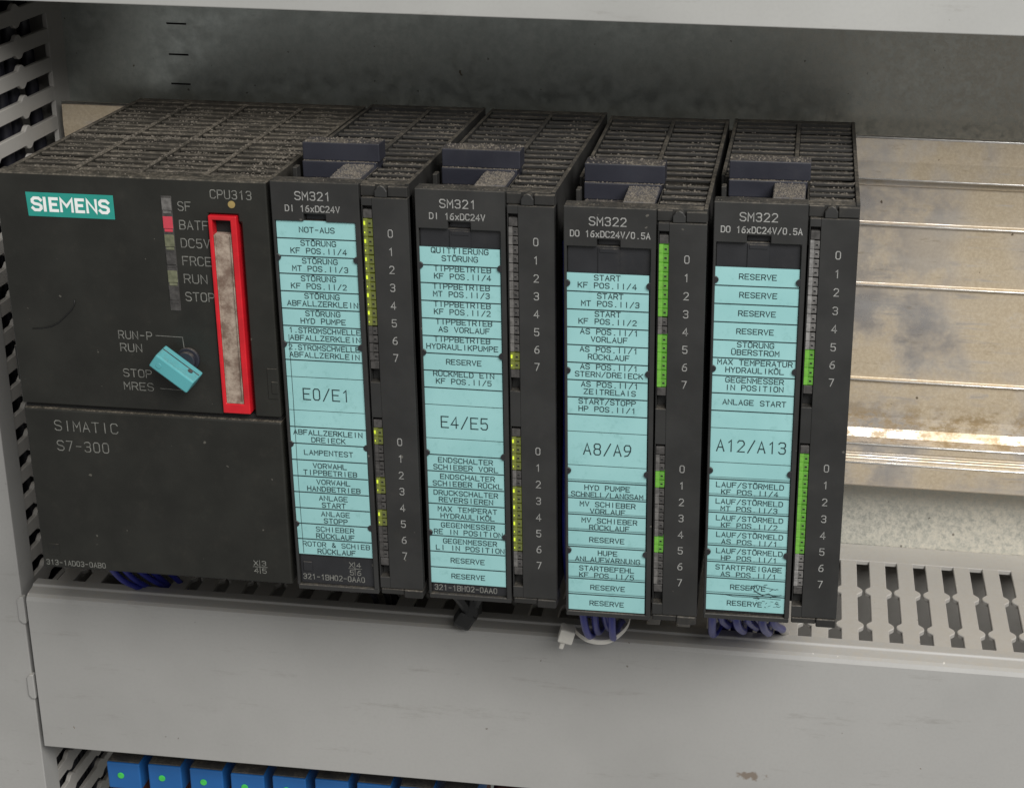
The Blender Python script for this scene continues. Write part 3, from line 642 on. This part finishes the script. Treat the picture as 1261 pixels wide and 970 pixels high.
cput(2000, (2, 78), (9, 98), 124.35, .18, crib); cput(400, (2, 78), (46.7, 48.5), 124.95, .25); cput(160, (1, 79), (.5, 6), 125, .14); cput(120, (70, 78), (6, 40), 124.6, .35)
for x in (20, 39.6, 59.2): cput(160, (x - .6, x + .6), (9, 98), 124.6, .2)

# ---- dust crumbs, one uncountable mass
V, F = [], []
for p, s in dust_pts:
    i = len(V); a = random.uniform(0, 6.28)
    for k in range(4):
        t = a + k * 1.571 + random.uniform(-.4, .4); q = s * random.uniform(.6, 1.2); V.append((p.x + q * math.cos(t), p.y + q * math.sin(t), p.z - .05))
    V.append((p.x + random.uniform(-.3, .3) * s, p.y, p.z + s * random.uniform(.5, .95)))
    F += [(i + k, i + (k + 1) % 4, i + 4) for k in range(4)]
mb = MB(); mb.v = V; mb.f = F; mb.mi = [0] * len(F)
do = obj('dust', mb.mesh('dust', 'dust')); do['kind'] = 'stuff'; do['label'] = 'brown grey dust crumbs lying on the tops of the modules'; do['category'] = 'dust'

# ================================================================== WIRES, TIES
def spline(pts, n=8):
    P = [Vector(p) for p in pts]; P = [P[0] * 2 - P[1]] + P + [P[-1] * 2 - P[-2]]; out = []
    for k in range(1, len(P) - 2):
        for j in range(n):
            t = j / n; a, b, c, d = P[k - 1:k + 3]
            out.append(.5 * ((2 * b) + (c - a) * t + (2 * a - 5 * b + 4 * c - d) * t * t + (3 * b - a - 3 * c + d) * t ** 3))
    return out + [P[-2]]
def wire(pts, mat, label, group, rad=1.0):
    o = obj('wire', MB().tube(spline(pts), rad, 10).mesh('wire', mat, smooth=True)); tag(o, label, 'wire', group)
rnd = random.uniform
for k in range(5):
    x = -74 + k * 2.3
    wire([(x + rnd(-1, 1), 22 + k, 8), (x + rnd(-1, 1), 30 + k * 2, -12), (x + 2 + rnd(-2, 2), 42 + k * 2.5, -27), (x + 6 + rnd(-2, 2), 54 + k, -40), (x + 10, 60, -60)], 'wire_b', 'blue wire dropping below the controller into the lower duct', 'blue wires under the controller')
for k in range(5):
    x = 8 + k * 2.4
    wire([(x, 16 + k * 2, 6), (x + rnd(-1, 1), 26 + k * 3, -14), (x + 2 + rnd(-2, 2), 52 + k * 3, -31), (x + 3, 64, -60)], 'wire_k', 'dark wire dropping below the E0/E1 module into the duct', 'dark wires under the E0/E1 module')
for k in range(4):
    x = 88.0 + k * 2.7
    wire([(x, 8 + (k % 2) * 2.2, 10), (x + rnd(-.5, .5), 12 + (k % 3) * 2, -10), (x + rnd(-1, 1), 27 + (k % 3) * 3, -26), (x + rnd(-1, 1), 48, -32), (x, 60, -45), (x, 62, -65)], 'wire_b', 'blue wire dropping below the A8/A9 module behind the white tie', 'blue wires under the A8/A9 module', 1.15)
for k in range(3):
    wire([(82.6 + .3 * k, 4.5 + k * 2.3, 112 - 4 * k), (82.9, 4.8 + k * 2.4, 60), (83.0, 5 + k * 2.3, 14), (85, 14 + k * 2, -8), (87, 40, -26), (88, 57, -38), (88, 60, -60)], 'wire_b', 'blue wire running up the gap between the E4/E5 and A8/A9 modules', 'blue wires in the gap between two modules', .95)
for k in range(8):
    x = 127.0 + k * 2.6; f = 1 if k == 0 else 0
    wire([(x, 8 + (k % 2) * 2.4, 10), (x + rnd(-.4, .4), 13 + (k % 3) * 2.4, -8), (x + rnd(-1, 1.4) + .4 * k, 34 + (k % 3) * 3, -24 - 2 * f), (x + rnd(0, 2), 54, -34.5), (x + 1, 60, -66)], 'wire_b', 'blue wire dropping below the A12/A13 module into the duct', 'blue wires under the A12/A13 module', 1.25)
sv = obj('cable_sleeve', MB().tube(spline([(144, 16, 4), (146, 24, -14), (148, 42, -26), (150, 56, -38), (151, 62, -55)]), 1.5, 14).mesh('cable_sleeve', 'pvc_f', smooth=True)); tag(sv, 'pale grey cable sleeve end beside the blue wires under the last module', 'cable sleeve')
for k in range(25):  # dark wires added to blacken the inside of the upright duct
    x = -118.5 - (k % 5) * 7.5 + rnd(-1.5, 1.5); y = 64 + (k // 5) * 10.5 + rnd(-2, 2)
    wire([(x, y, -205), (x + rnd(-3, 3), y + rnd(-4, 4), -110), (x + rnd(-3, 3), y + rnd(-4, 4), -20), (x + rnd(-3, 3), y + rnd(-4, 4), 70), (x, y, 158)], 'wire_k', 'added dark wire darkening the inside of the left slotted duct', 'added dark wires that blacken the upright duct', 2.4)
# white cable tie below the third module
te = empty('cable_tie', (82, 30, -24)); tag(te, 'white nylon cable tie with square head looped under the A8/A9 module', 'cable tie')
loop = spline([(-1.0, .5, -1.5), (5, -3.5, -3.2), (12, -5, -2.2), (17.5, -4, 2.5), (18.8, 0, 7)], 8)
mb = MB(); hgt = .8
for a, b in zip(loop, loop[1:]):
    mb.poly([(a.x, a.y, a.z - hgt), (b.x, b.y, b.z - hgt), (b.x, b.y, b.z + hgt), (a.x, a.y, a.z + hgt)]); mb.poly([(a.x, a.y + .9, a.z + hgt), (b.x, b.y + .9, b.z + hgt), (b.x, b.y + .9, b.z - hgt), (a.x, a.y + .9, a.z - hgt)])
    mb.poly([(a.x, a.y, a.z + hgt), (b.x, b.y, b.z + hgt), (b.x, b.y + .9, b.z + hgt), (a.x, a.y + .9, a.z + hgt)]); mb.poly([(a.x, a.y + .9, a.z - hgt), (b.x, b.y + .9, b.z - hgt), (b.x, b.y, b.z - hgt), (a.x, a.y, a.z - hgt)])
obj('strap', mb.mesh('strap', 'tie_w'), te)
hd = obj('head', MB().box(-2.6, 2.2, -3, 1.5, -2.6, 2.4).box(-1.5, .1, -2.2, .2, -5.6, -2.6).mesh('head', 'tie_w', .5, 2), te); hd.rotation_euler = (.1, .25, .1); hd.location = Vector((-1.5, -2.5, -1.5)) * MM
# black taped cable lug under the second module
bt = empty('taped_cable', (47.5, 37, -24.5)); tag(bt, 'black taped cable knot hanging under the E4/E5 module over the duct edge', 'cable')
mb = MB(); mb.tube(spline([(-13, -12, 26), (-10, -8, 16), (-3, -2, 4), (0, 0, -4)]), 2.0, 8); mb.tube(spline([(10, -8, 26), (7, -5, 14), (2, -1, 3), (0, 0, -4)]), 1.6, 8)
mb.tube(spline([(-2, 4, 22), (0, 2, 10), (0, 0, -2)]), 3.2, 8); obj('tail', mb.mesh('tail', 'tie_b'), bt)
mb = MB(); mb.box(-3.2, 3.0, -2.6, 2.6, -8.0, -1.6); kn = obj('knot', mb.mesh('knot', 'tie_b', 1.2, 2), bt); kn.rotation_euler = (.1, .5, .2)

# ================================================================== RELAY ROW
RB = MB().box(0, 12.4, 0, 34, -11.2, -.25).mesh('body', 'relay', .5, 2)
RT = MB().box(.3, 12.1, .5, 33.6, -.25, .25).mesh('top_plate', 'relay_top', .15)
RL = MB().cyl((5.1, -5.4), 1.25, -.45, .1, 20).mesh('led', 'relay_led', .3, 2)
RS = MB().box(.8, 11.6, 1.5, 32, -26, -11.25).box(2, 10, .4, 1.5, -16, -12.2).mesh('socket', 'socket', .4)
ORD = ['first', 'second', 'third', 'fourth', 'fifth', 'sixth', 'seventh', 'eighth', 'ninth']
for k in range(9):
    re_ = empty('relay', (-90.6 + 15.43 * k, 50 + rnd(-.4, .4), -106.4 + rnd(-.3, .3)), (0, rnd(-.01, .01), rnd(-.015, .015)))
    tag(re_, 'blue relay with green lamp below the duct, %s from the left' % ORD[k], 'relay', 'blue relays below the duct')
    for nm, me in (('body', RB), ('top_plate', RT), ('led', RL), ('socket', RS)): obj(nm, me, re_)
wire([(48, 70, -118), (70, 66, -116), (100, 64, -122), (140, 66, -140)], 'socket', 'dark red wire running right of the relay row', None, 1.6)
